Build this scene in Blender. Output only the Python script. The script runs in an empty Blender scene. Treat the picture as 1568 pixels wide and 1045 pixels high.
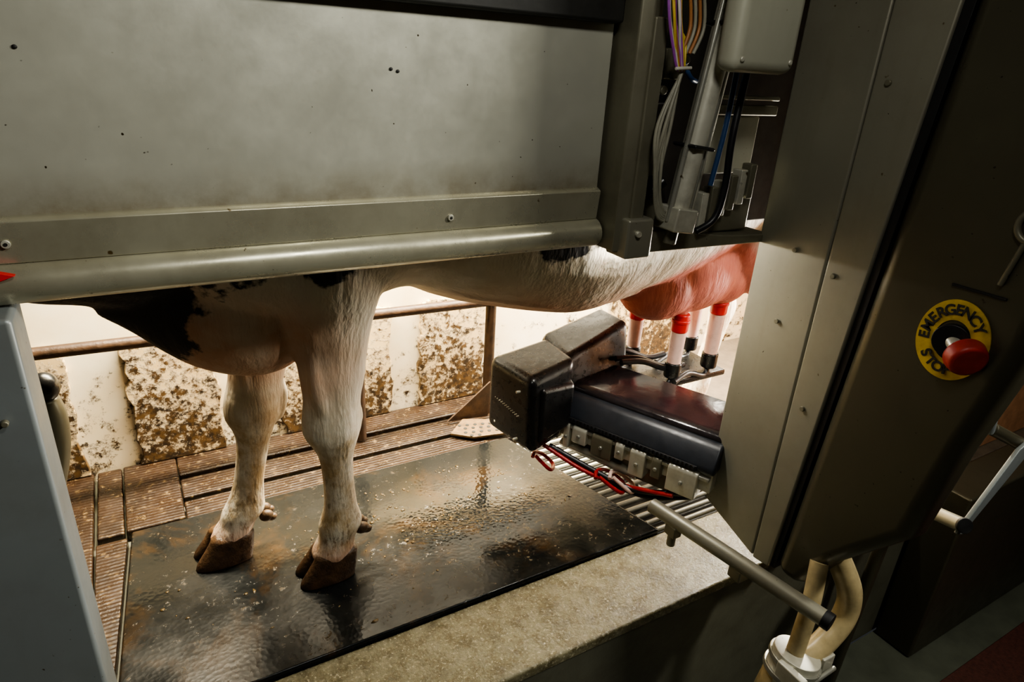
import bpy, bmesh, math, random
from mathutils import Vector, Matrix, noise as mnoise
random.seed(7)
scene = bpy.context.scene

# ---------------------------------------------------------------- helpers
def link(ob, parent=None):
    scene.collection.objects.link(ob)
    if parent is not None:
        ob.parent = parent
    return ob
def group(name):
    e = bpy.data.objects.new(name, None); e.empty_display_size = .05
    return link(e)
def from_bm(name, bm, mat, parent=None, smooth=False, bevel=0, seg=2):
    bmesh.ops.recalc_face_normals(bm, faces=bm.faces)
    me = bpy.data.meshes.new(name); bm.to_mesh(me); bm.free()
    if smooth:
        for p in me.polygons: p.use_smooth = True
    ob = bpy.data.objects.new(name, me)
    me.materials.append(mat)
    link(ob, parent)
    if bevel > 0:
        m = ob.modifiers.new('bev', 'BEVEL'); m.width = bevel; m.segments = seg; m.limit_method = 'ANGLE'; m.angle_limit = math.radians(35)
        for p in me.polygons: p.use_smooth = True
        w = ob.modifiers.new('wn', 'WEIGHTED_NORMAL'); w.keep_sharp = True
    return ob
def box(name, x0, x1, y0, y1, z0, z1, mat, parent=None, bevel=.004, seg=2):
    bm = bmesh.new()
    bmesh.ops.create_cube(bm, size=1, matrix=Matrix.Translation(((x0+x1)/2, (y0+y1)/2, (z0+z1)/2)) @ Matrix.Diagonal((abs(x1-x0), abs(y1-y0), abs(z1-z0), 1)))
    return from_bm(name, bm, mat, parent, bevel=bevel, seg=seg)
def prism(name, pts, vec, mat, parent=None, bevel=.004, seg=2):
    bm = bmesh.new(); v = Vector(vec)
    a = [bm.verts.new(Vector(p)) for p in pts]; b = [bm.verts.new(Vector(p)+v) for p in pts]
    bm.faces.new(a); bm.faces.new(b[::-1])
    n = len(a)
    for i in range(n): bm.faces.new((a[i], a[(i+1) % n], b[(i+1) % n], b[i]))
    return from_bm(name, bm, mat, parent, bevel=bevel, seg=seg)
def hexa(name, bot, top, mat, parent=None, bevel=.004, seg=2):
    bm = bmesh.new()
    a = [bm.verts.new(p) for p in bot]; b = [bm.verts.new(p) for p in top]
    bm.faces.new(a[::-1]); bm.faces.new(b); n = len(a)
    for i in range(n): bm.faces.new((a[i], a[(i+1) % n], b[(i+1) % n], b[i]))
    return from_bm(name, bm, mat, parent, bevel=bevel, seg=seg)
def cm(P, k=6):
    out = []; n = len(P)
    for i in range(n-1):
        p0 = P[max(i-1, 0)]; p1 = P[i]; p2 = P[i+1]; p3 = P[min(i+2, n-1)]
        for j in range(k):
            t = j/k
            out.append(tuple(.5*((2*b)+(-a+c)*t+(2*a-5*b+4*c-d)*t*t+(-a+3*b-3*c+d)*t**3) for a, b, c, d in zip(p0, p1, p2, p3)))
    out.append(tuple(P[-1])); return out
def loft(bm, st, axis='x', k=4, n=24, pw=2.0):
    st = cm(st, k); rings = []
    for (x, y, z, a, b) in st:
        r = []
        for i in range(n):
            t = 2*math.pi*i/n; c, s = math.cos(t), math.sin(t)
            c = math.copysign(abs(c)**(2/pw), c); s = math.copysign(abs(s)**(2/pw), s)
            if axis == 'x': r.append(bm.verts.new((x, y+a*c, z+b*s)))
            else: r.append(bm.verts.new((x+a*c, y+b*s, z)))
        rings.append(r)
    for i in range(len(rings)-1):
        for j in range(n):
            bm.faces.new((rings[i][j], rings[i][(j+1) % n], rings[i+1][(j+1) % n], rings[i+1][j]))
    bm.faces.new(rings[0][::-1]); bm.faces.new(rings[-1])
def ellip(bm, c, r, seg=24):
    bmesh.ops.create_uvsphere(bm, u_segments=seg, v_segments=seg//2, radius=1, matrix=Matrix.Translation(c) @ Matrix.Diagonal((r[0], r[1], r[2], 1)))
def tube(name, pts, r, mat, parent=None, smooth=True, k=8, res=5):
    cu = bpy.data.curves.new(name, 'CURVE'); cu.dimensions = '3D'
    P = cm([tuple(p) for p in pts], k) if smooth and len(pts) > 2 else pts
    s = cu.splines.new('POLY'); s.points.add(len(P)-1)
    for q, p in zip(s.points, P): q.co = (*p, 1)
    cu.bevel_depth = r; cu.bevel_resolution = res; cu.use_fill_caps = True
    cu.materials.append(mat)
    ob = bpy.data.objects.new(name, cu)
    for sp in cu.splines: sp.use_smooth = True
    return link(ob, parent)
def rod(name, p0, p1, r, mat, parent=None, r2=None, bevel=.002, seg=28):
    p0 = Vector(p0); p1 = Vector(p1); d = p1-p0
    bm = bmesh.new()
    q = d.to_track_quat('Z', 'Y').to_matrix().to_4x4()
    bmesh.ops.create_cone(bm, cap_ends=True, segments=seg, radius1=r, radius2=r if r2 is None else r2, depth=d.length, matrix=Matrix.Translation((p0+p1)/2) @ q)
    return from_bm(name, bm, mat, parent, bevel=bevel)
def torus(name, c, R, r, normal, mat, parent=None):
    bm = bmesh.new(); q = Vector(normal).to_track_quat('Z', 'Y').to_matrix().to_4x4(); M = Matrix.Translation(c) @ q
    N, m = 40, 12; g = []
    for i in range(N):
        a = 2*math.pi*i/N; ring = []
        for j in range(m):
            b = 2*math.pi*j/m
            ring.append(bm.verts.new(M @ Vector(((R+r*math.cos(b))*math.cos(a), (R+r*math.cos(b))*math.sin(a), r*math.sin(b)))))
        g.append(ring)
    for i in range(N):
        for j in range(m):
            bm.faces.new((g[i][j], g[(i+1) % N][j], g[(i+1) % N][(j+1) % m], g[i][(j+1) % m]))
    return from_bm(name, bm, mat, parent, smooth=True)

# ---------------------------------------------------------------- materials
class MB:
    def __init__(s, name):
        s.m = bpy.data.materials.new(name); s.m.use_nodes = True
        s.nt = s.m.node_tree; s.N = s.nt.nodes; s.L = s.nt.links
        s.b = s.N['Principled BSDF']; s.tc = s.N.new('ShaderNodeTexCoord'); s.co = s.tc.outputs['Object']
    def map(s, scale=(1, 1, 1), rot=(0, 0, 0)):
        n = s.N.new('ShaderNodeMapping'); n.inputs['Scale'].default_value = scale; n.inputs['Rotation'].default_value = rot
        s.L.new(s.co, n.inputs[0]); return n.outputs[0]
    def noise(s, scale, detail=5, rough=.6, vec=None, dist=0):
        n = s.N.new('ShaderNodeTexNoise'); n.inputs['Scale'].default_value = scale; n.inputs['Detail'].default_value = detail
        n.inputs['Roughness'].default_value = rough; n.inputs['Distortion'].default_value = dist
        s.L.new(vec or s.co, n.inputs['Vector']); return n.outputs[0]
    def voro(s, scale, vec=None, feature='F1'):
        n = s.N.new('ShaderNodeTexVoronoi'); n.inputs['Scale'].default_value = scale; n.feature = feature
        s.L.new(vec or s.co, n.inputs['Vector']); return n.outputs['Distance']
    def ramp(s, f, lo, hi, a=0., b=1.):
        n = s.N.new('ShaderNodeMapRange'); n.inputs[1].default_value = lo; n.inputs[2].default_value = hi
        n.inputs[3].default_value = a; n.inputs[4].default_value = b; s.L.new(f, n.inputs[0]); return n.outputs[0]
    def math(s, op, a, b=None):
        n = s.N.new('ShaderNodeMath'); n.operation = op
        for i, q in enumerate((a, b)):
            if q is None: continue
            if isinstance(q, (int, float)): n.inputs[i].default_value = q
            else: s.L.new(q, n.inputs[i])
        return n.outputs[0]
    def mix(s, f, a, b):
        n = s.N.new('ShaderNodeMix'); n.data_type = 'RGBA'
        for i, q in ((0, f), (6, a), (7, b)):
            if isinstance(q, (int, float)): n.inputs[i].default_value = q
            elif isinstance(q, tuple): n.inputs[i].default_value = (*q, 1) if len(q) == 3 else q
            else: s.L.new(q, n.inputs[i])
        return n.outputs[2]
    def sep(s):
        n = s.N.new('ShaderNodeSeparateXYZ'); s.L.new(s.co, n.inputs[0]); return n.outputs
    def dist(s, c, scale=(1, 1, 1)):
        a = s.N.new('ShaderNodeVectorMath'); a.operation = 'SUBTRACT'; s.L.new(s.co, a.inputs[0]); a.inputs[1].default_value = c
        m = s.N.new('ShaderNodeVectorMath'); m.operation = 'MULTIPLY'; s.L.new(a.outputs[0], m.inputs[0]); m.inputs[1].default_value = scale
        l = s.N.new('ShaderNodeVectorMath'); l.operation = 'LENGTH'; s.L.new(m.outputs[0], l.inputs[0]); return l.outputs['Value']
    def set(s, key, v):
        i = s.b.inputs[key]
        if isinstance(v, (int, float)): i.default_value = v
        elif isinstance(v, tuple): i.default_value = (*v, 1) if i.type == 'RGBA' and len(v) == 3 else v
        else: s.L.new(v, i)
    def bump(s, h, strength=.3, dist=.01, prev=None):
        n = s.N.new('ShaderNodeBump'); n.inputs['Strength'].default_value = strength; n.inputs['Distance'].default_value = dist
        s.L.new(h, n.inputs['Height'])
        if prev is not None: s.L.new(prev, n.inputs['Normal'])
        s.L.new(n.outputs[0], s.b.inputs['Normal']); return n.outputs[0]

def metal(name, col, rough=.4, met=.5, dirt=(.12, .09, .04), amt=.5, scale=3, spots=True, bump=.05, stain=None, sp=.75):
    m = MB(name)
    big = m.ramp(m.noise(scale, 6, .65), .45, .75, 0, amt)
    c = m.mix(big, col, tuple(.55*a+.45*b for a, b in zip(col, dirt)))
    streak = m.ramp(m.noise(1, 4, .6, m.map((22, 22, 1.5))), .52, .8, 0, amt*.5)
    c = m.mix(streak, c, tuple(.6*a+.4*b for a, b in zip(col, dirt)))
    if stain:   # grime collecting along a horizontal height band
        z = m.sep()[2]
        s_ = m.math('MULTIPLY', m.ramp(z, stain[0], stain[1], 1, 0), m.ramp(m.noise(7, 6, .7), .35, .65))
        c = m.mix(m.math('MULTIPLY', s_, .7), c, (.20, .14, .05))
    if spots:
        c = m.mix(m.ramp(m.noise(48, 2, .5), sp, sp+.04), c, dirt)
        c = m.mix(m.ramp(m.noise(110, 1, .5), .78, .82), c, tuple(.5*q for q in dirt))
    m.set('Base Color', c); m.set('Metallic', met)
    m.set('Roughness', m.ramp(m.noise(12, 6, .7), .3, .7, rough-.06, rough+.10))
    m.bump(m.noise(30, 5, .6), bump, .004)
    return m.m
def plain(name, col, rough=.5, met=0, var=.35, scale=20, bump=.1, trans=0):
    m = MB(name)
    m.set('Base Color', m.mix(m.ramp(m.noise(scale, 5), .35, .7), col, tuple(c*(1-var) for c in col)))
    m.set('Roughness', m.ramp(m.noise(scale*1.7, 4), .3, .7, max(.05, rough-.08), rough+.08)); m.set('Metallic', met)
    if trans: m.set('Transmission Weight', trans)
    m.bump(m.noise(scale*3, 4), bump, .003)
    return m.m

M_panel = metal('panel_painted_steel', (.53, .53, .45), .34, .5, (.10, .07, .03), .06, 2.2, stain=(1.105, 1.18), sp=.755)
M_rail = metal('rail_steel', (.46, .445, .34), .27, .55, (.13, .09, .035), .7, 7)
M_post = metal('post_steel', (.25, .28, .29), .42, .35, (.12, .09, .045), .5, 4)
M_tower = metal('tower_steel', (.27, .26, .205), .40, .4, (.10, .075, .03), .6, 3)
M_cover = metal('cover_steel', (.085, .078, .052), .33, .45, (.04, .03, .015), .4, 3)
M_carr = metal('carriage_steel', (.19, .18, .13), .40, .4, (.05, .035, .018), .9, 10)
M_alu = metal('aluminium', (.62, .61, .52), .32, .4, (.10, .08, .04), .9, 16)
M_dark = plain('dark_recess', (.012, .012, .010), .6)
M_slot = plain('black_rubber_seal', (.004, .004, .005), .55)
M_black = plain('black_plastic', (.010, .010, .010), .30, 0, .4, 25, .15)
M_armtop = plain('arm_black_gloss', (.022, .018, .02), .16, 0, .4, 12, .2)
M_armside = plain('arm_blue_black', (.018, .021, .027), .38, 0, .3, 30, .1)
M_cable = plain('cable_grey', (.28, .27, .21), .5)
M_cablek = plain('cable_black', (.012, .012, .014), .4)
M_cableb = plain('cable_blue', (.02, .06, .16), .4)
M_wp = plain('wire_purple', (.32, .08, .40), .45)
M_wy = plain('wire_yellow', (.6, .44, .06), .45)
M_ww = plain('wire_white', (.6, .58, .50), .45)
M_wo = plain('wire_orange', (.35, .15, .05), .45)
M_box = metal('box_cream', (.40, .40, .32), .42, .1, (.12, .09, .05), .4, 8)
M_red = plain('red_rubber', (.62, .02, .02), .35, 0, .2)
M_redh = plain('red_hose_rubber', (.42, .015, .015), .35, 0, .3)
M_btn = plain('button_red', (.46, .035, .025), .45, 0, .3, 40)
M_yel = plain('sign_yellow', (.62, .43, .03), .55, 0, .45, 22)
M_ink = plain('sign_ink', (.02, .02, .02), .5)
M_cup = plain('cup_liner_pink', (.80, .55, .47), .3, 0, .12)
M_hose = plain('hose_cream', (.52, .42, .23), .35, 0, .5, 12)
M_hoof = plain('hoof_horn', (.075, .040, .019), .38, 0, .75, 35, .8)
M_rust = plain('rusty_pipe', (.06, .032, .016), .5, .2, .6, 25, .5)
M_galv = metal('galvanised', (.40, .40, .35), .3, .6, (.10, .07, .03), .7, 14)
M_grate_shade = metal('grate_steel_shaded', (.20, .195, .16), .35, .5, (.06, .04, .015), .9, 14)  # darker copy of galvanised; shade near the column put into the bar colour
M_redmat = plain('pit_mat_red', (.10, .03, .02), .7, 0, .5, 60, .6)
M_ceil = plain('ceiling_paint', (.15, .14, .12), .8)
M_pitwall = plain('pit_wall_paint', (.10, .075, .05), .7)
M_pit = plain('pit_floor_concrete', (.11, .12, .09), .45, 0, .4, 6, .2)

def m_mat():
    m = MB('wet_rubber_mat')
    x, y, z = m.sep()[0:3]
    pud = m.ramp(m.math('ADD', m.dist((.80, 1.55, 0), (1, 1.3, 0)), m.math('MULTIPLY', m.noise(6, 5), .35)), .36, .54, 1, 0)
    bias = m.math('ADD', m.ramp(x, -.2, 1.1, .03, -.04), m.math('MULTIPLY', pud, .04))
    mud = m.ramp(m.math('ADD', m.noise(3.6, 8, .72, dist=.6), bias), .52, .68)
    fine = m.ramp(m.noise(40, 6, .75), .61, .67)
    c = m.mix(mud, (.005, .006, .006), (.034, .018, .006))
    c = m.mix(m.math('MULTIPLY', fine, .45), c, (.085, .055, .02))
    m.set('Base Color', c)
    r = m.ramp(m.noise(5, 5, .65), .38, .68, .14, .36)
    r = m.math('MULTIPLY', r, m.ramp(pud, 0, 1, 1, .22))
    m.set('Roughness', m.math('ADD', r, m.math('MULTIPLY', fine, .15)))
    m.set('Specular IOR Level', m.ramp(pud, 0, 1, .32, .8))
    p = m.bump(m.voro(85), .10, .003)
    p = m.bump(m.noise(9, 4, .5), .035, .012, p)
    m.bump(fine, .25, .002, p)
    return m.m
def m_slats():
    m = MB('wet_slat_floor')
    c = m.mix(m.ramp(m.noise(9, 8, .7), .35, .7), (.025, .0135, .0070), (.009, .0048, .0026))
    c = m.mix(m.ramp(m.noise(40, 5, .7), .57, .68), c, (.15, .10, .045))
    m.set('Base Color', c); m.set('Roughness', m.ramp(m.noise(12, 6), .35, .7, .22, .5)); m.set('Specular IOR Level', .38)
    w = m.N.new('ShaderNodeTexWave'); w.bands_direction = 'Y'; w.inputs['Scale'].default_value = 22; w.inputs['Distortion'].default_value = .6
    m.L.new(m.co, w.inputs[0])
    p = m.bump(w.outputs[1], .25, .004); m.bump(m.noise(50, 6, .7), .5, .006, p)
    return m.m
def m_curb():
    m = MB('wet_concrete_curb')
    c = m.mix(m.ramp(m.noise(18, 9, .78), .44, .60), (.21, .19, .115), (.09, .075, .035))
    c = m.mix(m.ramp(m.noise(120, 4, .7), .56, .64), c, (.42, .38, .26))
    m.set('Base Color', c); m.set('Roughness', m.ramp(m.noise(24, 5), .35, .65, .12, .36))
    p = m.bump(m.noise(80, 6, .7), .8, .004); m.bump(m.noise(9, 4), .2, .02, p)
    return m.m
def m_face():
    m = MB('curb_face_paint')
    c = m.mix(m.ramp(m.noise(5, 7, .7), .4, .7), (.11, .11, .08), (.07, .065, .045))
    m.set('Base Color', c); m.set('Roughness', .5); m.bump(m.noise(40, 5), .25, .004)
    return m.m
def m_wall(name, lo, hi, b1=(.86, .78, .60), b2=(.80, .66, .42), sc=24):
    m = MB(name)
    z = m.sep()[2]
    low = m.ramp(z, .0, .55, .12, -.05)
    n = m.math('ADD', m.noise(sc, 9, .75), low)
    big = m.math('MULTIPLY', m.noise(5, 4, .6), .35)
    n = m.math('ADD', n, big)
    mud = m.ramp(n, lo, hi)
    base = m.mix(m.ramp(m.noise(6, 5), .35, .7), b1, b2)
    c = m.mix(mud, base, m.mix(m.ramp(m.noise(45, 5), .4, .6), (.020, .011, .004), (.088, .048, .014)))
    m.set('Base Color', c); m.set('Roughness', m.ramp(mud, 0, 1, .35, .5))
    m.bump(mud, .6, .008)
    return m.m
M_mat = m_mat(); M_slats = m_slats(); M_curb = m_curb(); M_face = m_face()
M_wall = m_wall('wall_limewash', .785, .87); M_pier = m_wall('pier_muddy', .64, .76, (.72, .56, .31), (.56, .39, .17), 34)

def m_cow():
    m = MB('cow_coat')
    x, y, z = m.sep()[0:3]
    soft = m.ramp(m.noise(7, 5, .6), .35, .7)
    c = m.mix(soft, (.70, .64, .52), (.60, .51, .38))
    b1 = m.ramp(m.dist((.16, 1.50, .68), (1, .8, 1.2)), .18, .32, 1, 0)
    b2 = m.ramp(m.dist((1.0, 1.5, .68), (.45, .8, 1.3)), .12, .30, 1, 0)
    b = m.math('MAXIMUM', b1, b2)
    b = m.math('MULTIPLY', b, m.ramp(m.noise(9, 4), .3, .65, .45, .98))
    b = m.math('MULTIPLY', b, m.ramp(z, .53, .60))
    c = m.mix(b, c, (.54, .30, .18))
    low = m.math('MULTIPLY', m.ramp(z, .58, .42), m.ramp(m.noise(14, 7, .7), .42, .62))
    c = m.mix(m.math('MULTIPLY', low, .75), c, (.38, .25, .10))
    sp = m.math('MULTIPLY', m.ramp(z, .55, .1, 0, 1), m.ramp(m.noise(60, 6, .7, m.map((1, 1, .45))), .52, .62))
    c = m.mix(m.math('MULTIPLY', sp, .8), c, (.17, .10, .035))
    c = m.mix(m.ramp(z, .15, .09, 0, .6), c, (.46, .23, .16))
    u = m.ramp(m.dist((1.58, 1.555, .70), (.85, 1, 1)), .25, .31, 1, 0)
    c = m.mix(u, c, m.mix(m.ramp(m.noise(11, 5), .35, .7), (.66, .22, .16), (.50, .13, .10)))
    nz = m.math('MULTIPLY', m.math('SUBTRACT', m.noise(10, 5, .6), .5), .24)
    acc = None
    for cc, sc, r in [((-.40, 1.5, 1.0), (.9, .3, .7), .40), ((-.07, 1.48, .79), (1, .4, 1.0), .155), ((.02, 1.38, .88), (1, .4, .9), .10),
                      ((.20, 1.32, .905), (.8, .6, 1.8), .04), ((.335, 1.30, .94), (.9, .6, 1.3), .060),
                      ((.90, 1.25, .95), (.6, .6, 1.2), .06), ((.85, 1.3, 1.3), (.45, .6, .9), .19), ((1.55, 1.4, 1.35), (.6, .5, 1), .17), ((.25, 1.6, 1.42), (.7, .6, 1), .14)]:
        d = m.math('ADD', m.dist(cc, sc), nz)
        k = m.ramp(d, r, r-.015)
        acc = k if acc is None else m.math('MAXIMUM', acc, k)
    c = m.mix(acc, c, (.010, .009, .009))
    m.set('Base Color', c); m.set('Roughness', .6); m.set('Subsurface Weight', .06); m.set('Subsurface Radius', (.02, .008, .005))
    v = m.map((11, 11, 2.2))
    p = m.bump(m.noise(1.0, 4, .55, v), .55, .035)
    m.bump(m.noise(160, 3, .6, m.map((1, 1, .3))), .5, .003, p)
    return m.m
M_cow = m_cow()

# ---------------------------------------------------------------- camera
cam_d = bpy.data.cameras.new('camera'); cam = bpy.data.objects.new('camera', cam_d); scene.collection.objects.link(cam)
R = Vector((0.8674, -0.4946, 0.0557)); U = Vector((0.1517, 0.3689, 0.917)); F = Vector((0.474, 0.787, -0.3948))
F.normalize(); R = (R-F*R.dot(F)).normalized(); U = R.cross(F)
mw = Matrix(((R.x, U.x, -F.x, 0), (R.y, U.y, -F.y, 0), (R.z, U.z, -F.z, 1.35), (0, 0, 0, 1)))
cam.matrix_world = mw
cam_d.sensor_width = 36; cam_d.lens = 22.97; cam_d.clip_start = .02
scene.camera = cam
try:
    scene.view_settings.look = 'AgX - Medium High Contrast'
except Exception as ex:
    print('look', ex)

# ---------------------------------------------------------------- room shell
box('floor', -3, 4.5, -2.5, .93, -.8, -.7, M_pit, bevel=0)
box('ceiling', -3, 4.5, -2.5, 2.6, 2.6, 2.7, M_ceil, bevel=0)
box('wall_right', 4.5, 4.6, -2.5, 2.6, -.8, 2.7, M_pitwall, bevel=0)
box('wall_left', -3.1, -3, -2.5, 2.6, -.8, 2.7, M_pitwall, bevel=0)
box('wall_front', -3, 4.5, -2.6, -2.5, -.8, 2.7, M_pitwall, bevel=0)
box('wall_back', -3, 4.5, 2.26, 2.4, -.8, 2.7, M_wall, bevel=0)
box('dark_reflection_blocker', -2.99, 4.49, 2.235, 2.259, .74, 2.59, M_dark, bevel=.003)  # added dark sheet, out of view; keeps bright upper wall out of mat reflections
for i, (a, b) in enumerate([(-.62, -.26), (-.10, .17), (.374, .80), (.92, 1.21), (1.9, 2.3)]):
    rr = random.Random(i)
    top = .45
    nseg = 14
    left = [(a+rr.uniform(-.010, .010), .001+top*j/nseg) for j in range(nseg+1)]
    right = [(b+rr.uniform(-.010, .010), .001+top*(nseg-j)/nseg) for j in range(nseg+1)]
    ml = 10; up = [(a+(b-a)*j/ml, top+rr.uniform(-.006, .02)) for j in range(1, ml)]
    prism('concrete_pier' if i == 0 else 'concrete_pier.%03d' % i, [(x, 2.238, z) for x, z in left+up+right], (0, .021, 0), M_pier, None, .004)
box('stall_platform', -2.995, 4.495, .935, 2.259, -.699, -.037, M_face, bevel=0)
box('concrete_curb', -2.995, 1.60, .93, 1.175, -.036, 0.0, M_curb, bevel=.008)
box('plinth', 1.90, 4.495, .96, 2.255, -.036, -.002, M_pitwall, bevel=.004)
g = group('slatted_floor')
box('slat_end', -.16, .0, 1.885, 2.255, -.036, .0, M_slats, g, .006)
for i, (a, b) in enumerate([(1.868, 1.968), (1.99, 2.101), (2.125, 2.255)]):
    box('slat_%d' % i, .002, 1.89, a, b, -.036, .0, M_slats, g, .006)
box('slat_left', -2.99, -.245, 1.20, 2.255, -.036, .0, M_slats, g, .006)
box('slat_side', -.235, -.165, 1.885, 2.255, -.036, -.002, M_slats, g, .006)
def poly_slab(name, pts, z0, z1, mat, parent=None, bevel=.004):
    return prism(name, [(x, y, z0) for x, y in pts], (0, 0, z1-z0), mat, parent, bevel)
poly_slab('rubber_floor_mat', [(-.20, 1.178), (1.295, 1.178), (1.12, 1.862), (-.145, 1.862)], -.034, .012, M_mat, bevel=.006)
poly_slab('gutter_strip', [(-.243, 1.178), (-.212, 1.178), (-.158, 1.86), (-.238, 1.86)], -.034, -.004, M_slats, bevel=.003)
g = group('drain_grate')
box('pan', 1.14, 1.89, 1.18, 1.86, -.0345, -.03, M_dark, g, 0)
for i in range(17):
    y = 1.20+i*.039
    xl = 1.312-(y-1.178)*.256
    rod('bar_%d' % i, (xl, y, -.012), (1.88, y, -.012), .0085, M_galv if y > 1.50 else M_grate_shade, g)
for i in range(3):
    rod('cross_%d' % i, (1.42+i*.2, 1.19, -.022), (1.42+i*.2, 1.85, -.022), .006, M_galv, g)
g = group('perforated_wedge_plate')
pts = [(.93, 1.96), (1.00, 1.90), (1.15, 1.87), (1.17, 1.97), (1.02, 2.04)]
prism('base_plate', [(x, y, .012) for x, y in pts], (0, 0, .01), plain('muddy_plate', (.15, .09, .036), .5, 0, .6, 30, .4), g, .002)
for i in range(6):
    for j in range(4):
        h = (.985+.03*i+.012*(j % 2), 1.985-.028*j-.008*i+.01, .0225)
        if h[1] < 1.90+max(0, (1.0-h[0])) or h[0] > 1.14: continue
        rod('hole_%d_%d' % (i, j), h, (h[0], h[1], h[2]+.0012), .007, M_dark, g, bevel=0, seg=12)
prism('gusset', [(.96, 2.055, .013), (1.13, 2.03, .013), (1.135, 2.03, .17)], (0, .008, 0), M_rust, g, .002)

g = group('stall_rail_pipe')
rod('rail', (-1.6, 2.12, .535), (1.16, 2.09, .488), .019, M_rust, g)
for i, x in enumerate([1.155, .62, -1.2]):
    rod('post_%d' % i, (x, 2.09, 0), (x, 2.09, .52), .021, M_rust, g)
torus('coupling', (1.155, 2.09, .488), .021, .009, (1, 0, 0), M_rust, g)

bm = bmesh.new()
clus = [(random.uniform(.3, 1.15), random.uniform(1.42, 1.78)) for _ in range(22)]
for i in range(420):
    if i < 340:
        cx, cy = random.choice(clus); x = random.gauss(cx, .03); y = random.gauss(cy, .018); z = .0122
    else: x = random.uniform(-.1, 1.0); y = random.uniform(1.22, 1.8); z = .0122
    if not (1.19 < y < 1.85 and -.14 < x < 1.27-(y-1.178)*.256): continue
    if abs(x-.31) < .12 and abs(y-1.45) < .07: continue
    if abs(x-.07) < .12 and abs(y-1.64) < .07: continue
    r = random.choice([.0015, .002, .002, .003, .0045])*random.uniform(.7, 1.4)
    v0 = len(bm.verts)
    bmesh.ops.create_icosphere(bm, subdivisions=1, radius=1, matrix=Matrix.Translation((x, y, z)) @ Matrix.Rotation(random.random()*6, 4, 'Z') @ Matrix.Diagonal((r*random.uniform(1, 2), r, r*.45, 1)))
    bm.verts.ensure_lookup_table()
    for v in bm.verts[v0:]: v.co += Vector((random.uniform(-1, 1), random.uniform(-1, 1), 0))*r*.5
from_bm('manure_splatter', bm, plain('manure', (.10, .065, .024), .22, 0, .7, 30, .3), smooth=True)

# ---------------------------------------------------------------- side panel
g = group('stall_side_panel')
YP = 1.125
xa, xb = -2.2, .866
prism('sheet', [(xa, YP, 1.105), (xa, YP+.03, 1.105), (xa, YP+.03, 1.43), (xa, YP, 1.43)], (xb-xa, 0, 0), M_panel, g, .002)
prism('fold_band', [(xa, YP-.006, 1.045), (xa, YP+.04, 1.045), (xa, YP+.04, 1.108), (xa, YP+.0, 1.112), (xa, YP-.012, 1.106)], (xb-xa+.002, 0, 0), M_rail, g, .002)
prof = []
for i in range(15):
    a = math.radians(90+180*i/14)
    prof.append((xa, YP+.005+.035*math.cos(a), 1.015+.031*math.sin(a)))
prof += [(xa, YP+.05, .984), (xa, YP+.05, 1.046)]
prism('bottom_rail', prof, (xb-xa+.004, 0, 0), M_rail, g, .001)
for i, (x, z) in enumerate([(-.16, 1.075), (.52, 1.07)]):
    rod('screw_%d' % i, (x, YP-.004, z), (x, YP-.013, z), .006, M_alu, g, bevel=.001)
    rod('screw_socket_%d' % i, (x, YP-.0125, z), (x, YP-.0138, z), .0025, M_dark, g, bevel=0)
for i, (x, z) in enumerate([(.41, 1.325), (.422, 1.322), (-.10, 1.33)]):
    bm = bmesh.new(); ellip(bm, (x, YP-.001, z), (.0032, .0015, .0028), 12); from_bm('dirt_fleck_%d' % i, bm, M_dark, g, True)
prism('red_reflector', [(-.20, YP-.034, 1.02), (-.155, YP-.034, 1.035), (-.20, YP-.034, 1.05)], (0, .012, 0), M_red, g, .001)
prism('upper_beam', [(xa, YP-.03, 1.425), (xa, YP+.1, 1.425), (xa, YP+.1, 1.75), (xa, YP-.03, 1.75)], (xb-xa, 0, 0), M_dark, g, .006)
g = group('stall_post')
box('tube', -.44, -.168, 1.06, 1.17, 0, .984, M_post, g, .008, 3)
box('foot', -.47, -.16, 1.04, 1.174, 0, .012, M_post, g, .003)
tube('cable', [(-.21, 1.055, 0.02), (-.215, 1.053, .2), (-.225, 1.053, .27), (-.228, 1.053, .32)], .003, M_cable, g)
rod('bolt', (-.205, 1.06, .83), (-.205, 1.05, .83), .005, M_carr, g)
g = group('feed_gate_buffer')
bm = bmesh.new()
loft(bm, [(-.33, 1.63, 0.0, .035, .035), (-.30, 1.62, .25, .035, .035), (-.255, 1.60, .45, .045, .04), (-.238, 1.60, .55, .042, .04), (-.232, 1.60, .61, .028, .03)], 'z', 5, 24)
from_bm('body', bm, M_cover, g, True)
bm = bmesh.new(); ellip(bm, (-.226, 1.595, .635), (.030, .032, .034)); from_bm('rubber_stop', bm, M_black, g, True)

# ---------------------------------------------------------------- cow
bm = bmesh.new()
CY = 1.56
def tr(X, zb, zt, w, cy=CY): return (X, cy, (zb+zt)/2, w, (zt-zb)/2)
loft(bm, [tr(-.02, .93, 1.30, .10), tr(.10, .80, 1.37, .19), tr(.25, .74, 1.42, .235), tr(.4, .76, 1.43, .26), tr(.55, .805, 1.42, .28), tr(.65, .77, 1.42, .29), tr(.75, .735, 1.42, .30), tr(.95, .685, 1.42, .315),
          tr(1.1, .665, 1.42, .315), tr(1.25, .695, 1.43, .30), tr(1.45, .72, 1.44, .28), tr(1.65, .78, 1.44, .26), tr(1.85, .85, 1.42, .22), tr(1.98, .95, 1.38, .15), tr(2.03, 1.1, 1.32, .06)], 'x', 5, 36, 2.25)
loft(bm, [tr(.25, .80, 1.40, .16), tr(.0, .80, 1.40, .15), tr(-.12, .825, 1.40, .125), tr(-.25, .86, 1.41, .11), tr(-.42, 1.0, 1.42, .10), tr(-.52, 1.12, 1.42, .09)], 'x', 5, 28)
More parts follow.
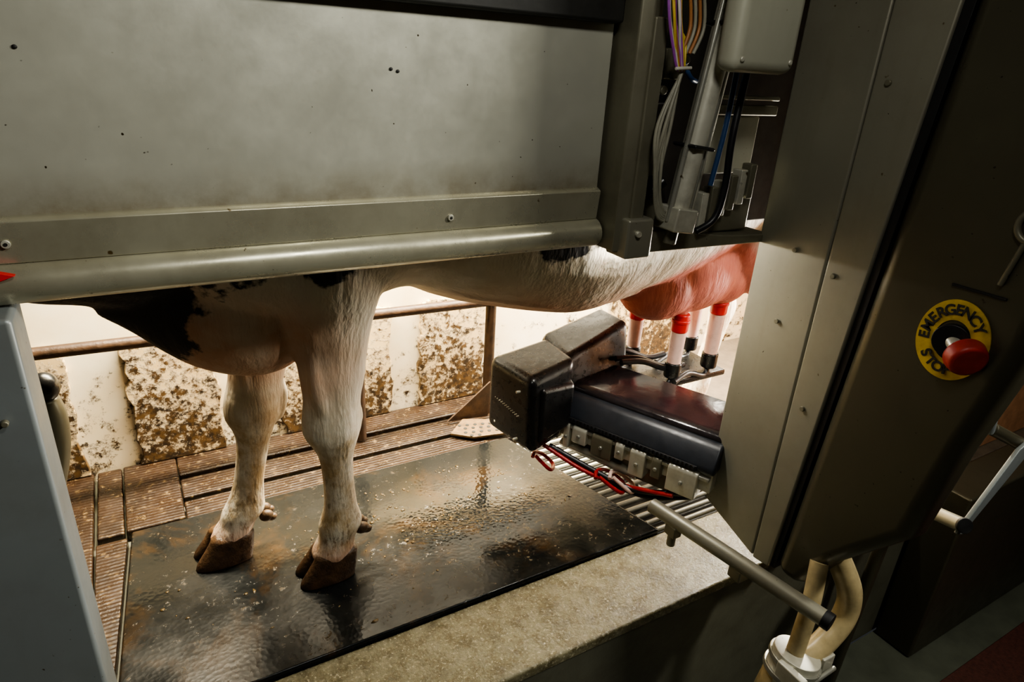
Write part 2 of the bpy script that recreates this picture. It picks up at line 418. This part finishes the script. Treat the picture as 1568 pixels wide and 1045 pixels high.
loft(bm, [tr(-.10, .80, .95, .03), tr(-.04, .75, 1.0, .055), tr(.02, .69, 1.02, .08), tr(.08, .645, 1.02, .11), tr(.16, .612, 1.02, .135), tr(.24, .605, 1.02, .14), tr(.31, .635, 1.02, .12), tr(.38, .72, 1.0, .08)], 'x', 5, 28)
loft(bm, [(.70, 1.40, .80, .012, .012), (.85, 1.385, .765, .014, .013), (1.0, 1.39, .735, .016, .014), (1.15, 1.41, .725, .018, .016), (1.3, 1.44, .735, .022, .02)], 'x', 4, 12)
loft(bm, [tr(-.46, 1.10, 1.43, .085), tr(-.56, 1.04, 1.42, .115), tr(-.64, 1.0, 1.37, .11), tr(-.74, .97, 1.27, .085), tr(-.84, .93, 1.18, .07), tr(-.92, .91, 1.11, .075), tr(-.97, .93, 1.06, .055)], 'x', 5, 24, 2.3)
for s in (-1, 1):
    ellip(bm, (-.50, CY+s*.17, 1.345), (.035, .10, .05), 16)
def foreleg(dx, y, pts):
    loft(bm, [(X+dx, y+yo, z, a, b) for z, X, yo, a, b in pts], 'z', 4, 24)
foreleg(0, 1.45, [(1.2, .33, .04, .07, .04), (1.05, .34, -.02, .13, .07), (.93, .357, -.05, .138, .075), (.85, .36, -.035, .125, .08), (.76, .364, -.01, .104, .07), (.68, .367, 0, .088, .062), (.61, .366, 0, .080, .058), (.555, .362, 0, .072, .056),
    (.51, .357, 0, .073, .062), (.46, .356, 0, .072, .062), (.425, .36, 0, .058, .052), (.385, .363, 0, .045, .042), (.33, .364, 0, .0405, .037), (.26, .365, 0, .0405, .036), (.215, .366, 0, .047, .042), (.17, .364, 0, .059, .052), (.14, .356, 0, .051, .047), (.115, .347, 0, .053, .049), (.085, .338, 0, .058, .054), (.07, .335, 0, .05, .05)])
foreleg(0, 1.64, [(1.1, .26, 0, .08, .05), (.9, .26, 0, .11, .07), (.75, .25, 0, .10, .065), (.66, .238, 0, .084, .06), (.59, .224, 0, .075, .056), (.54, .212, 0, .071, .056),
    (.49, .200, 0, .073, .062), (.445, .196, 0, .070, .060), (.41, .195, 0, .055, .050), (.37, .191, 0, .045, .041), (.31, .180, 0, .041, .037), (.24, .166, 0, .041, .037), (.19, .155, 0, .048, .043), (.15, .143, 0, .058, .051), (.125, .128, 0, .050, .047), (.10, .113, 0, .054, .050), (.07, .098, 0, .054, .051)])
for (X, y) in ((.36, 1.45), (.215, 1.64)):
    loft(bm, [(X-.045, y-.035, .72, .02, .02), (X-.04, y-.036, .62, .022, .022), (X-.03, y-.036, .53, .018, .02)], 'z', 4, 12)
    loft(bm, [(X+.045, y-.010, .56, .015, .02), (X+.058, y, .49, .020, .024), (X+.045, y, .42, .014, .018)], 'z', 4, 12)
    loft(bm, [(X+.030-(.0 if X > .3 else .03), y, .40, .014, .016), (X+.034-(.0 if X > .3 else .05), y, .30, .013, .015), (X+.036-(.0 if X > .3 else .065), y, .20, .018, .02)], 'z', 4, 12)
for (y, dx, lx) in ((1.42, -.05, -.05), (1.70, 0, -.05)):
    loft(bm, [(1.82, y, 1.2, .10, .05), (1.84, y, 1.05, .19, .10), (1.86+dx, y, .90, .175, .10), (1.87+dx, y, .78, .13, .085), (1.93+lx, y, .66, .085, .06), (2.02+lx, y, .55, .068, .048), (2.05+lx, y, .48, .064, .045),
              (2.04+lx, y, .40, .045, .038), (2.015+lx, y, .28, .038, .036), (1.995+lx, y, .19, .050, .046), (1.98+lx, y, .14, .055, .05), (1.965+lx, y, .10, .056, .052), (1.955+lx, y, .07, .05, .05)], 'z', 4, 22)
ellip(bm, (1.60, CY, .755), (.235, .175, .175), 32)
ellip(bm, (1.46, 1.52, .715), (.15, .12, .135), 24); ellip(bm, (1.73, 1.50, .74), (.12, .10, .135), 24); ellip(bm, (1.50, 1.63, .71), (.11, .09, .13), 24)
ellip(bm, (1.34, CY, .76), (.17, .13, .095), 24)
teats = [(1.54, 1.47, .575), (1.50, 1.64, .565), (1.725, 1.48, .61), (1.775, 1.63, .59)]
for (x, y, z) in teats:
    loft(bm, [(x, y, z+.10, .03, .03), (x, y, z+.04, .02, .02), (x, y, z-.01, .014, .014)], 'z', 3, 14)
loft(bm, [(2.0, CY, 1.40, .03, .03), (2.07, CY, 1.34, .028, .028), (2.09, CY, 1.15, .02, .02), (2.09, CY, .8, .016, .016), (2.10, CY, .6, .035, .035), (2.10, CY, .42, .01, .01)], 'z', 5, 12)
cow = from_bm('dairy_cow', bm, M_cow, smooth=True)
rm = cow.modifiers.new('remesh', 'REMESH'); rm.mode = 'VOXEL'; rm.voxel_size = .0075; rm.use_smooth_shade = True
sm = cow.modifiers.new('smooth', 'SMOOTH'); sm.factor = .5; sm.iterations = 7
bm = bmesh.new()
for (hx, hy) in ((.335, 1.45), (.098, 1.64), (1.90, 1.42), (1.90, 1.70)):
    z0 = .0125 if hx < 1.2 else .001
    for s in (-1, 1):
        cyy = hy+s*.026
        loft(bm, [(hx-.022, cyy+s*.003, z0, .074, .027), (hx-.018, cyy+s*.002, z0+.014, .073, .029), (hx-.006, cyy, z0+.04, .066, .029), (hx+.004, cyy-s*.002, z0+.066, .059, .028), (hx+.008, cyy-s*.004, z0+.080, .056, .027), (hx+.010, cyy-s*.008, z0+.088, .046, .022)], 'z', 3, 22, 2.4)
hv = from_bm('hooves', bm, M_hoof, cow, True)
bm = bmesh.new()
for (x, y, z) in ((.418, 1.435, .142), (.418, 1.472, .142), (.200, 1.625, .122), (.200, 1.662, .122)):
    ellip(bm, (x, y, z), (.020, .014, .018), 14)
    ellip(bm, (x+.014, y, z-.008), (.015, .011, .012), 14)
from_bm('dewclaws', bm, plain('dewclaw', (.10, .06, .03), .45, 0, .6, 50, .4), cow, True)
bm = bmesh.new()
for s in (-1, 1): ellip(bm, (-.63, CY+s*.105, 1.27), (.02, .012, .018), 14)
from_bm('eyes', bm, M_black, cow, True)

# ---------------------------------------------------------------- teat cups
for i, (x, y, z) in enumerate(teats):
    g = group('teat_cup' if i == 0 else 'teat_cup.%03d' % i)
    bz = .375
    rod('collar', (x, y, z-.035), (x, y, z+.032), .029, M_red, g, bevel=.007)
    rod('collar_lip', (x, y, z-.002), (x, y, z+.012), .032, M_red, g, bevel=.004)
    rod('liner', (x, y, bz+.05), (x, y, z-.034), .024, M_cup, g, r2=.026)
    rod('base', (x, y, bz-.005), (x, y, bz+.052), .029, M_black, g, bevel=.006)
    tube('tail_tube', [(x, y, bz), (x-.03, y-.01, bz-.03), (x-.12, y-.02, bz+.0), (x-.20, y-.04, bz-.01)], .011, M_cablek, g)

# ---------------------------------------------------------------- robot arm
g = group('milking_robot_arm')
d = Vector((.415, -.91, 0)).normalized(); e = Vector((.91, .415, 0)).normalized()
o = Vector((1.058, 1.510, 0))
def P(s, w, z): v = o+d*s+e*w; return (v.x, v.y, z)
def along(name, prof, s0, s1, mat, bevel=.004): return prism(name, [P(s0, w, z) for w, z in prof], tuple(d*(s1-s0)), mat, g, bevel)
along('beam_lower', [(.012, .252), (.27, .252), (.27, .318), (.012, .318)], 0.0, .545, M_alu)
along('beam_side', [(0, .315), (.29, .315), (.30, .37), (.28, .40), (.055, .40), (.03, .385), (.0, .340)], -.02, .55, M_armside, .008)
along('top_cover', [(.052, .395), (.285, .395), (.285, .41), (.262, .424), (.078, .424), (.055, .412)], -.02, .55, M_armtop, .006)
along('belt_strip', [(-.004, .318), (.004, .318), (.004, .333), (-.004, .333)], 0.03, .5, M_slot, .001)
for i in range(36):
    s = .04+i*.0128
    along('belt_tooth_%d' % i, [(-.0065, .321), (-.003, .321), (-.003, .331), (-.0065, .331)], s, s+.006, M_armside, 0)
for i, (s, l, zb, w) in enumerate([(.0, .05, .245, .02), (.07, .02, .225, .03), (.10, .05, .255, .03), (.17, .07, .240, .025), (.25, .03, .258, .03), (.30, .05, .225, .03), (.37, .03, .245, .03), (.42, .09, .225, .02)]):
    along('bracket_%d' % i, [(-.010, zb), (w+.03, zb), (w+.03, .308), (-.004, .312), (-.010, .300)], s, s+l, M_alu if i % 3 else M_carr, .004)
    v = P(s+l/2, -.009, (zb+.31)/2); v2 = P(s+l/2, -.016, (zb+.31)/2)
    rod('bracket_bolt_%d' % i, v, v2, .006, M_galv, g, seg=12)
along('rail_strip', [(-.003, .296), (.01, .296), (.01, .306), (-.003, .306)], .0, .54, M_galv, .001)
along('mount_plate', [(.03, .19), (.2, .19), (.2, .252), (.03, .252)], .10, .44, M_carr, .005)
rod('under_cylinder', P(.05, .02, .222), P(.32, .02, .212), .014, M_galv, g)
hexa('head_block', [(.925, 1.385, .258), (1.06, 1.42, .272), (1.10, 1.60, .272), (.885, 1.605, .262)],
     [(.920, 1.405, .505), (1.12, 1.46, .52), (1.13, 1.65, .52), (.885, 1.605, .51)], M_black, g, .028, 5)
hexa('head_hump', [(1.04, 1.46, .38), (1.40, 1.54, .40), (1.40, 1.72, .40), (1.08, 1.68, .38)],
     [(1.10, 1.49, .510), (1.42, 1.59, .555), (1.41, 1.74, .555), (1.12, 1.665, .530)], M_black, g, .024, 4)
hexa('head_cheek', [(.95, 1.385, .29), (1.08, 1.41, .315), (1.09, 1.5, .33), (.95, 1.5, .30)],
     [(.96, 1.40, .47), (1.10, 1.43, .45), (1.12, 1.52, .46), (.96, 1.5, .48)], M_black, g, .015, 4)
for i, (y, z) in enumerate([(1.44, .30), (1.56, .30), (1.44, .46)]):
    rod('rivet_%d' % i, (.906, y, z), (.892, y, z), .004, M_alu, g, bevel=.001, seg=12)
for i in range(12):
    rod('stitch_%d' % i, (.900, 1.43+i*.012, .385), (.892, 1.43+i*.012, .385), .0015, M_alu, g, bevel=0, seg=8)
for i, yy in enumerate((1.50, 1.53, 1.60)):
    tube('cup_lever_%d' % i, [(1.33, yy, .45), (1.42, yy-.01, .44), (1.52, yy-.02, .40), (1.60, yy-.02, .40)], .010, M_cablek, g)
box('cup_carrier', 1.42, 1.80, 1.46, 1.66, .33, .352, M_black, g, .006)
prism('elbow_bracket', [(1.345, .95, .27), (1.345, 1.12, .27), (1.345, 1.12, .40), (1.345, .95, .40)], (.25, 0, 0), M_carr, g, .01)
g = group('red_air_hose')
for i, (cx, cy, rr) in enumerate([(1.15, 1.27, .05), (1.18, 1.25, .042), (1.02, 1.45, .035)]):
    tube('loop_%d' % i, [(cx-rr, cy, .21), (cx, cy-rr, .17), (cx+rr, cy, .16), (cx+rr*.5, cy+rr, .18), (cx-rr*.6, cy+rr*.7, .205), (cx-rr*1.1, cy+.01, .20)], .006, M_redh if i != 1 else M_cup, g)
tube('run', [(1.0, 1.44, .255), (1.08, 1.33, .205), (1.16, 1.25, .18), (1.24, 1.10, .21)], .0065, M_redh, g)
tube('run_dark', [(1.02, 1.43, .25), (1.12, 1.30, .20), (1.19, 1.20, .18), (1.28, 1.08, .22)], .009, M_cablek, g)
tube('run_dark_b', [(1.04, 1.42, .24), (1.14, 1.28, .18), (1.22, 1.18, .16), (1.30, 1.08, .20)], .008, M_cablek, g)

# ---------------------------------------------------------------- robot column
g = group('milking_robot_column')
X0 = 1.33
prism('column_side', [(X0, 1.06, .205), (X0, .868, .14), (X0, .868, 2.3), (X0, 1.06, 2.3)], (.32, 0, 0), M_tower, g, .006)
prism('column_trim', [(X0-.004, .864, .14), (X0-.004, .812, .147), (X0-.004, .735, 1.5), (X0-.004, .69, 2.3), (X0-.004, .864, 2.3)], (.30, 0, 0), M_tower, g, .005)
prism('seal_strip', [(X0+.004, .814, .15), (X0+.004, .798, .15), (X0+.004, .715, 1.5), (X0+.004, .67, 2.3), (X0+.004, .69, 2.3), (X0+.004, .737, 1.5)], (.2, 0, 0), M_slot, g, .001)
prism('service_cover', [(X0-.006, .797, .15), (X0-.006, .72, .15), (X0-.006, .655, .28), (X0-.006, .52, .455), (X0-.006, .488, .687), (X0-.006, .446, .903), (X0-.006, .42, 1.3), (X0-.006, .40, 2.3), (X0-.006, .668, 2.3), (X0-.006, .716, 1.5)], (.10, 0, 0), M_cover, g, .035, 5)
for i, (y, z) in enumerate([(.95, .98), (.955, .80), (.83, 1.35), (.84, .95), (.83, .62)]):
    rod('stud_%d' % i, (X0-.003, y, z), (X0-.008 if y > .87 else X0-.010, y, z), .006, M_carr, g, bevel=.001, seg=16)
torus('ring_handle', (X0-.012, .50, 1.14), .028, .006, (1, 0, 0), M_carr, g)
rod('ring_rod', (X0-.012, .508, 1.112), (X0-.012, .522, 1.03), .005, M_carr, g)
box('label_plate', X0-.010, X0-.004, .505, .60, 1.005, 1.01, M_slot, g, .001)

g = group('emergency_stop_button')
ec = Vector((X0-.0065, .568, .905))
bm = bmesh.new()
N = 56; rings = []
for rr, xx in ((.080, 0), (.080, -.003), (.040, -.003), (.040, 0)):
    rings.append([bm.verts.new((ec.x+xx, ec.y+rr*.82*math.cos(2*math.pi*i/N), ec.z+rr*math.sin(2*math.pi*i/N))) for i in range(N)])
for k in range(4):
    for i in range(N):
        bm.faces.new((rings[k][i], rings[k][(i+1) % N], rings[(k+1) % 4][(i+1) % N], rings[(k+1) % 4][i]))
from_bm('yellow_ring', bm, M_yel, g)
rod('socket', (ec.x+.001, ec.y, ec.z), (ec.x-.012, ec.y-.003, ec.z), .033, M_cablek, g)
rod('stem', ec, (ec.x-.025, ec.y-.034, ec.z-.012), .014, M_alu, g)
rod('mushroom', (ec.x-.018, ec.y-.032, ec.z-.010), (ec.x-.036, ec.y-.056, ec.z-.018), .037, M_btn, g, r2=.033, bevel=.007)
def ring_text(s, a0, step, rad, up):
    for i, ch in enumerate(s):
        cu = bpy.data.curves.new('letter', 'FONT'); cu.body = ch; cu.size = .028; cu.align_x = 'CENTER'; cu.align_y = 'CENTER'; cu.extrude = .0006; cu.offset = .0007
        a = math.radians(a0+step*i)
        ob = bpy.data.objects.new('letter_%s_%d' % (ch, i), cu); cu.materials.append(M_ink); link(ob, g)
        r = Vector((0, -1, 0)); u = Vector((0, 0, 1))
        pos = ec+Vector((-.0042, 0, 0))+(r*math.cos(a)*.82+u*math.sin(a))*rad
        ang = a-math.pi/2 if up else a+math.pi/2
        rx = r*math.cos(ang)+u*math.sin(ang); ux = -r*math.sin(ang)+u*math.cos(ang); nz = rx.cross(ux)
        ob.matrix_world = Matrix(((rx.x, ux.x, nz.x, pos.x), (rx.y, ux.y, nz.y, pos.y), (rx.z, ux.z, nz.z, pos.z), (0, 0, 0, 1)))
ring_text('EMERGENCY', 186, -18.5, .060, True)
ring_text('STOP', 222, 19, .060, False)

g = group('support_tube')
rod('tube', (1.150, 1.09, .215), (1.268, .60, .185), .021, M_tower, g)
rod('end_cap', (1.266, .608, .1855), (1.2705, .588, .184), .0225, M_slot, g)
box('clamp', 1.15, 1.18, .99, 1.03, .165, .20, M_carr, g, .004)
rod('clamp_bolt', (1.165, 1.01, .165), (1.165, 1.01, .13), .012, M_carr, g)
box('clamp_b', 1.20, 1.24, .80, .84, .15, .185, M_carr, g, .004)
g = group('milk_hose')
tube('hose', [(1.40, .69, .26), (1.425, .645, .17), (1.420, .635, .09), (1.36, .635, .03), (1.29, .64, -.01)], .030, M_hose, g)
tube('inner_hose', [(1.335, .69, .26), (1.305, .665, .17), (1.285, .655, .10), (1.272, .65, .02)], .022, M_hose, g)
rod('coupling', (1.277, .645, .03), (1.262, .648, -.04), .058, M_alu, g)
rod('coupling_ring', (1.274, .645, .015), (1.271, .646, .002), .065, M_galv, g)
rod('coupling_ring_b', (1.266, .647, -.022), (1.263, .648, -.035), .065, M_galv, g)
rod('jar', (1.262, .648, -.04), (1.17, .68, -.5), .057, M_hose, g, r2=.050)
box('clamp', 1.205, 1.225, .575, .65, -.05, .035, M_alu, g, .004)
box('clamp_lug', 1.325, 1.37, .60, .625, -.045, .02, M_alu, g, .004)
rod('clamp_screw', (1.20, .58, .0), (1.36, .59, -.01), .006, M_galv, g)

g = group('pipe_handrail')
rod('tube', (1.95, .83, .16), (1.80, .595, .275), .020, M_tower, g)
rod('tube_cap', (1.802, .598, .274), (1.797, .590, .278), .0215, M_slot, g)
prism('flat_bar', [(1.80, .60, .24), (1.83, .60, .23), (2.06, .60, .44), (2.06, .60, .49), (1.98, .60, .46)], (0, .012, 0), M_post, g, .003)
rod('upper_tube', (1.92, .66, .51), (2.10, .60, .42), .018, M_cover, g)
rod('upright', (1.915, .66, .50), (1.88, .66, .64), .012, M_post, g)
rod('upright_cap', (1.882, .66, .63), (1.878, .66, .655), .016, M_slot, g)
rod('leg', (1.95, .83, .16), (1.95, .85, -.70), .02, M_cover, g)
box('pit_mat', 2.1, 4.2, -1.2, .66, -.699, -.685, M_redmat, bevel=.004)
box('equipment_cabinet', 2.35, 3.4, .78, .925, -.699, .05, M_cover, bevel=.01)
box('brown_partition', 2.2, 4.4, 1.0, 1.05, .0, 1.6, plain('brown_board', (.45, .22, .11), .6), bevel=.004)

g = group('robot_carriage')
box('back_plate', .95, 1.8, 1.20, 1.23, .985, 1.9, M_dark, g, .003)
prism('side_channel', [(.874, 1.06, .985), (.90, 1.05, .985), (.945, 1.08, .985), (.945, 1.2, .985), (.874, 1.2, .985)], (0, 0, .8), M_carr, g, .004)
box('channel_rib', .90, .935, 1.045, 1.075, 1.0, 1.44, M_carr, g, .004)
box('foot_bracket', .885, .955, 1.03, 1.1, .975, 1.06, M_tower, g, .006)
rod('foot_bolt', (.91, 1.031, 1.03), (.91, 1.022, 1.03), .007, M_alu, g, seg=12)
prism('bottom_ledge', [(.90, 1.05, .98), (1.36, 1.05, .972), (1.36, 1.05, .992), (1.2, 1.05, 1.0), (.96, 1.05, 1.03), (.90, 1.05, 1.05)], (0, .14, 0), M_carr, g, .004)
prism('slanted_bracket', [(.945, 1.10, 1.0), (1.03, 1.10, 1.0), (.975, 1.10, 1.22), (.95, 1.10, 1.30)], (0, .012, 0), M_carr, g, .003)
box('valve_block', 1.11, 1.30, 1.08, 1.16, 1.0, 1.09, M_carr, g, .006)
for i in range(6): box('valve_%d' % i, 1.115+i*.028, 1.135+i*.028, 1.06, 1.09, 1.02+.012*i, 1.10+.012*i, M_alu if i % 2 == 0 else M_carr, g, .003)
box('white_plate', 1.14, 1.32, 1.12, 1.128, 1.13, 1.26, M_box, g, .004)
box('plate_rail', 1.11, 1.36, 1.105, 1.125, 1.262, 1.285, M_carr, g, .004)
box('plate_rail_b', 1.11, 1.36, 1.105, 1.125, 1.295, 1.305, M_carr, g, .003)
box('top_block', .97, 1.05, 1.12, 1.19, 1.28, 1.42, M_black, g, .006)
for i in range(3): rod('fitting_%d' % i, (.985+.025*i, 1.12, 1.31+.03*i), (.985+.025*i, 1.09, 1.31+.03*i), .009, M_carr, g, seg=14)
box('relay', .985, 1.035, 1.10, 1.13, 1.33, 1.39, M_carr, g, .004)
box('connector', .955, 1.0, 1.1, 1.15, 1.08, 1.14, M_black, g, .004)
rod('knurled_fitting', (.965, 1.08, 1.10), (1.0, 1.07, 1.13), .012, M_black, g)
g = group('pneumatic_cylinder')
a = Vector((.998, 1.02, 1.035)); b = Vector((1.070, 1.02, 1.56)); ax = (b-a).normalized()
rod('barrel', a+ax*.04, b, .024, M_alu, g)
for i, (ox, oy) in enumerate(((-.026, -.006), (.026, -.006))):
    rod('tie_rod_%d' % i, a+ax*.02+Vector((ox, oy, 0)), b+Vector((ox, oy, 0)), .006, M_galv, g)
q = ax.to_track_quat('Z', 'Y').to_matrix().to_4x4()
for nm, s0, s1, w in (('end_block', 0, .05, .034), ('mid_band', .17, .178, .034), ('band_top', .40, .408, .034)):
    bm = bmesh.new(); bmesh.ops.create_cube(bm, size=1, matrix=Matrix.Translation(a+ax*((s0+s1)/2)) @ q @ Matrix.Diagonal((w*2, w*1.7, s1-s0, 1)))
    from_bm(nm, bm, M_alu if nm == 'end_block' else M_cablek, g, bevel=.004)
rod('clevis', a-ax*.03, a+ax*.005, .014, M_carr, g)
rod('second_barrel', (1.085, 1.075, 1.03), (1.145, 1.075, 1.5), .013, M_alu, g)
g = group('control_box')
box('housing', .998, 1.172, .93, .985, 1.352, 1.62, M_box, g, .022, 4)
rod('screw_0', (1.018, .931, 1.375), (1.018, .927, 1.375), .005, M_alu, g, seg=14)
rod('screw_1', (1.15, .931, 1.375), (1.15, .927, 1.375), .005, M_alu, g, seg=14)
g = group('wiring_loom')
for i in range(6):
    o_ = i*.006; w_ = .005*math.sin(i*1.7)
    tube('grey_%d' % i, [(.965+o_*.4, 1.03, 1.36), (.950-o_, 1.02+w_, 1.25), (.940-o_*.6, 1.02-w_, 1.16), (.955-o_*.3, 1.02, 1.09-o_*.6), (.99, 1.03, 1.075-o_*.5), (1.05, 1.06, 1.12)], .0036, M_cable, g)
for i, mm in enumerate((M_wp, M_ww, M_wy, M_wo, M_wp, M_ww, M_wp, M_wy)):
    o_ = i*.0045; w_ = .004*math.sin(i*2.1)
    tube('wire_%d' % i, [(.898+o_, 1.03, 1.52), (.908+o_, 1.02+w_, 1.44), (.927+o_*.8, 1.02, 1.39+w_), (.952+o_*.5, 1.025, 1.35), (.975, 1.04, 1.37+o_), (.995, 1.08, 1.42)], .0028, mm, g)
tube('blue', [(.975, 1.05, 1.38), (1.0, 1.04, 1.34), (1.04, 1.06, 1.33)], .005, M_cableb, g)
tube('orange', [(.985, 1.05, 1.55), (1.0, 1.05, 1.46), (.985, 1.05, 1.39), (.960, 1.03, 1.35)], .004, M_wo, g)
for i in range(4): tube('orange_loop_%d' % i, [(.965+.012*i, 1.04, 1.5), (.982+.012*i, 1.04, 1.43), (.965+.01*i, 1.035, 1.38)], .0035, M_cable if i % 2 else M_wo, g)
rod('cable_tie', (.940, 1.018, 1.352), (.980, 1.018, 1.355), .0035, M_ww, g, seg=8)
g = group('black_air_hose')
tube('hose', [(1.16, 1.04, 1.36), (1.14, 1.03, 1.22), (1.145, 1.03, 1.12), (1.13, 1.03, 1.05), (1.09, 1.04, 1.02)], .008, M_cablek, g)
tube('hose_b', [(1.14, 1.05, 1.36), (1.13, 1.045, 1.24), (1.115, 1.045, 1.12)], .006, M_cableb, g)

# ---------------------------------------------------------------- lights
def area(name, loc, target, sx, sy, power, col):
    l = bpy.data.lights.new(name, 'AREA'); l.shape = 'RECTANGLE'; l.size = sx; l.size_y = sy; l.energy = power; l.color = col
    ob = bpy.data.objects.new(name, l); scene.collection.objects.link(ob); ob.location = loc
    dd = Vector(target)-Vector(loc); ob.rotation_euler = dd.to_track_quat('-Z', 'Y').to_euler(); return ob
area('strip_lamp', (1.2, 2.06, 1.45), (1.2, 2.20, 0), 2.6, .12, 430, (1, .87, .64))
area('rear_lamp', (2.7, 2.0, 1.35), (1.2, 1.6, .15), .5, .5, 60, (1, .92, .76))
area('low_fill', (2.7, 1.30, .55), (1.2, 1.15, .05), .3, .3, 60, (1, .94, .82))  # added light hidden behind the column; grazes the curb end and leg sides
area('curb_fill', (1.12, 1.27, .965), (1.15, 1.10, 0), .22, .10, 14, (1, .95, .85))  # added light hidden under the carriage; brightens curb end, grate and arm top
area('panel_key', (2.2, -.4, 2.3), (.2, 1.12, 1.25), .22, .15, 58, (1, .97, .86))  # unseen area light added for the panel; column shades its right end
area('panel_fill', (.45, .25, 1.95), (.45, 1.12, 1.40), .25, .12, 6, (1, .98, .90))  # unseen fill added to lift panel top, column and carriage
w = bpy.data.worlds.new('world'); scene.world = w; w.use_nodes = True
w.node_tree.nodes['Background'].inputs[0].default_value = (.9, .95, 1, 1); w.node_tree.nodes['Background'].inputs[1].default_value = .03
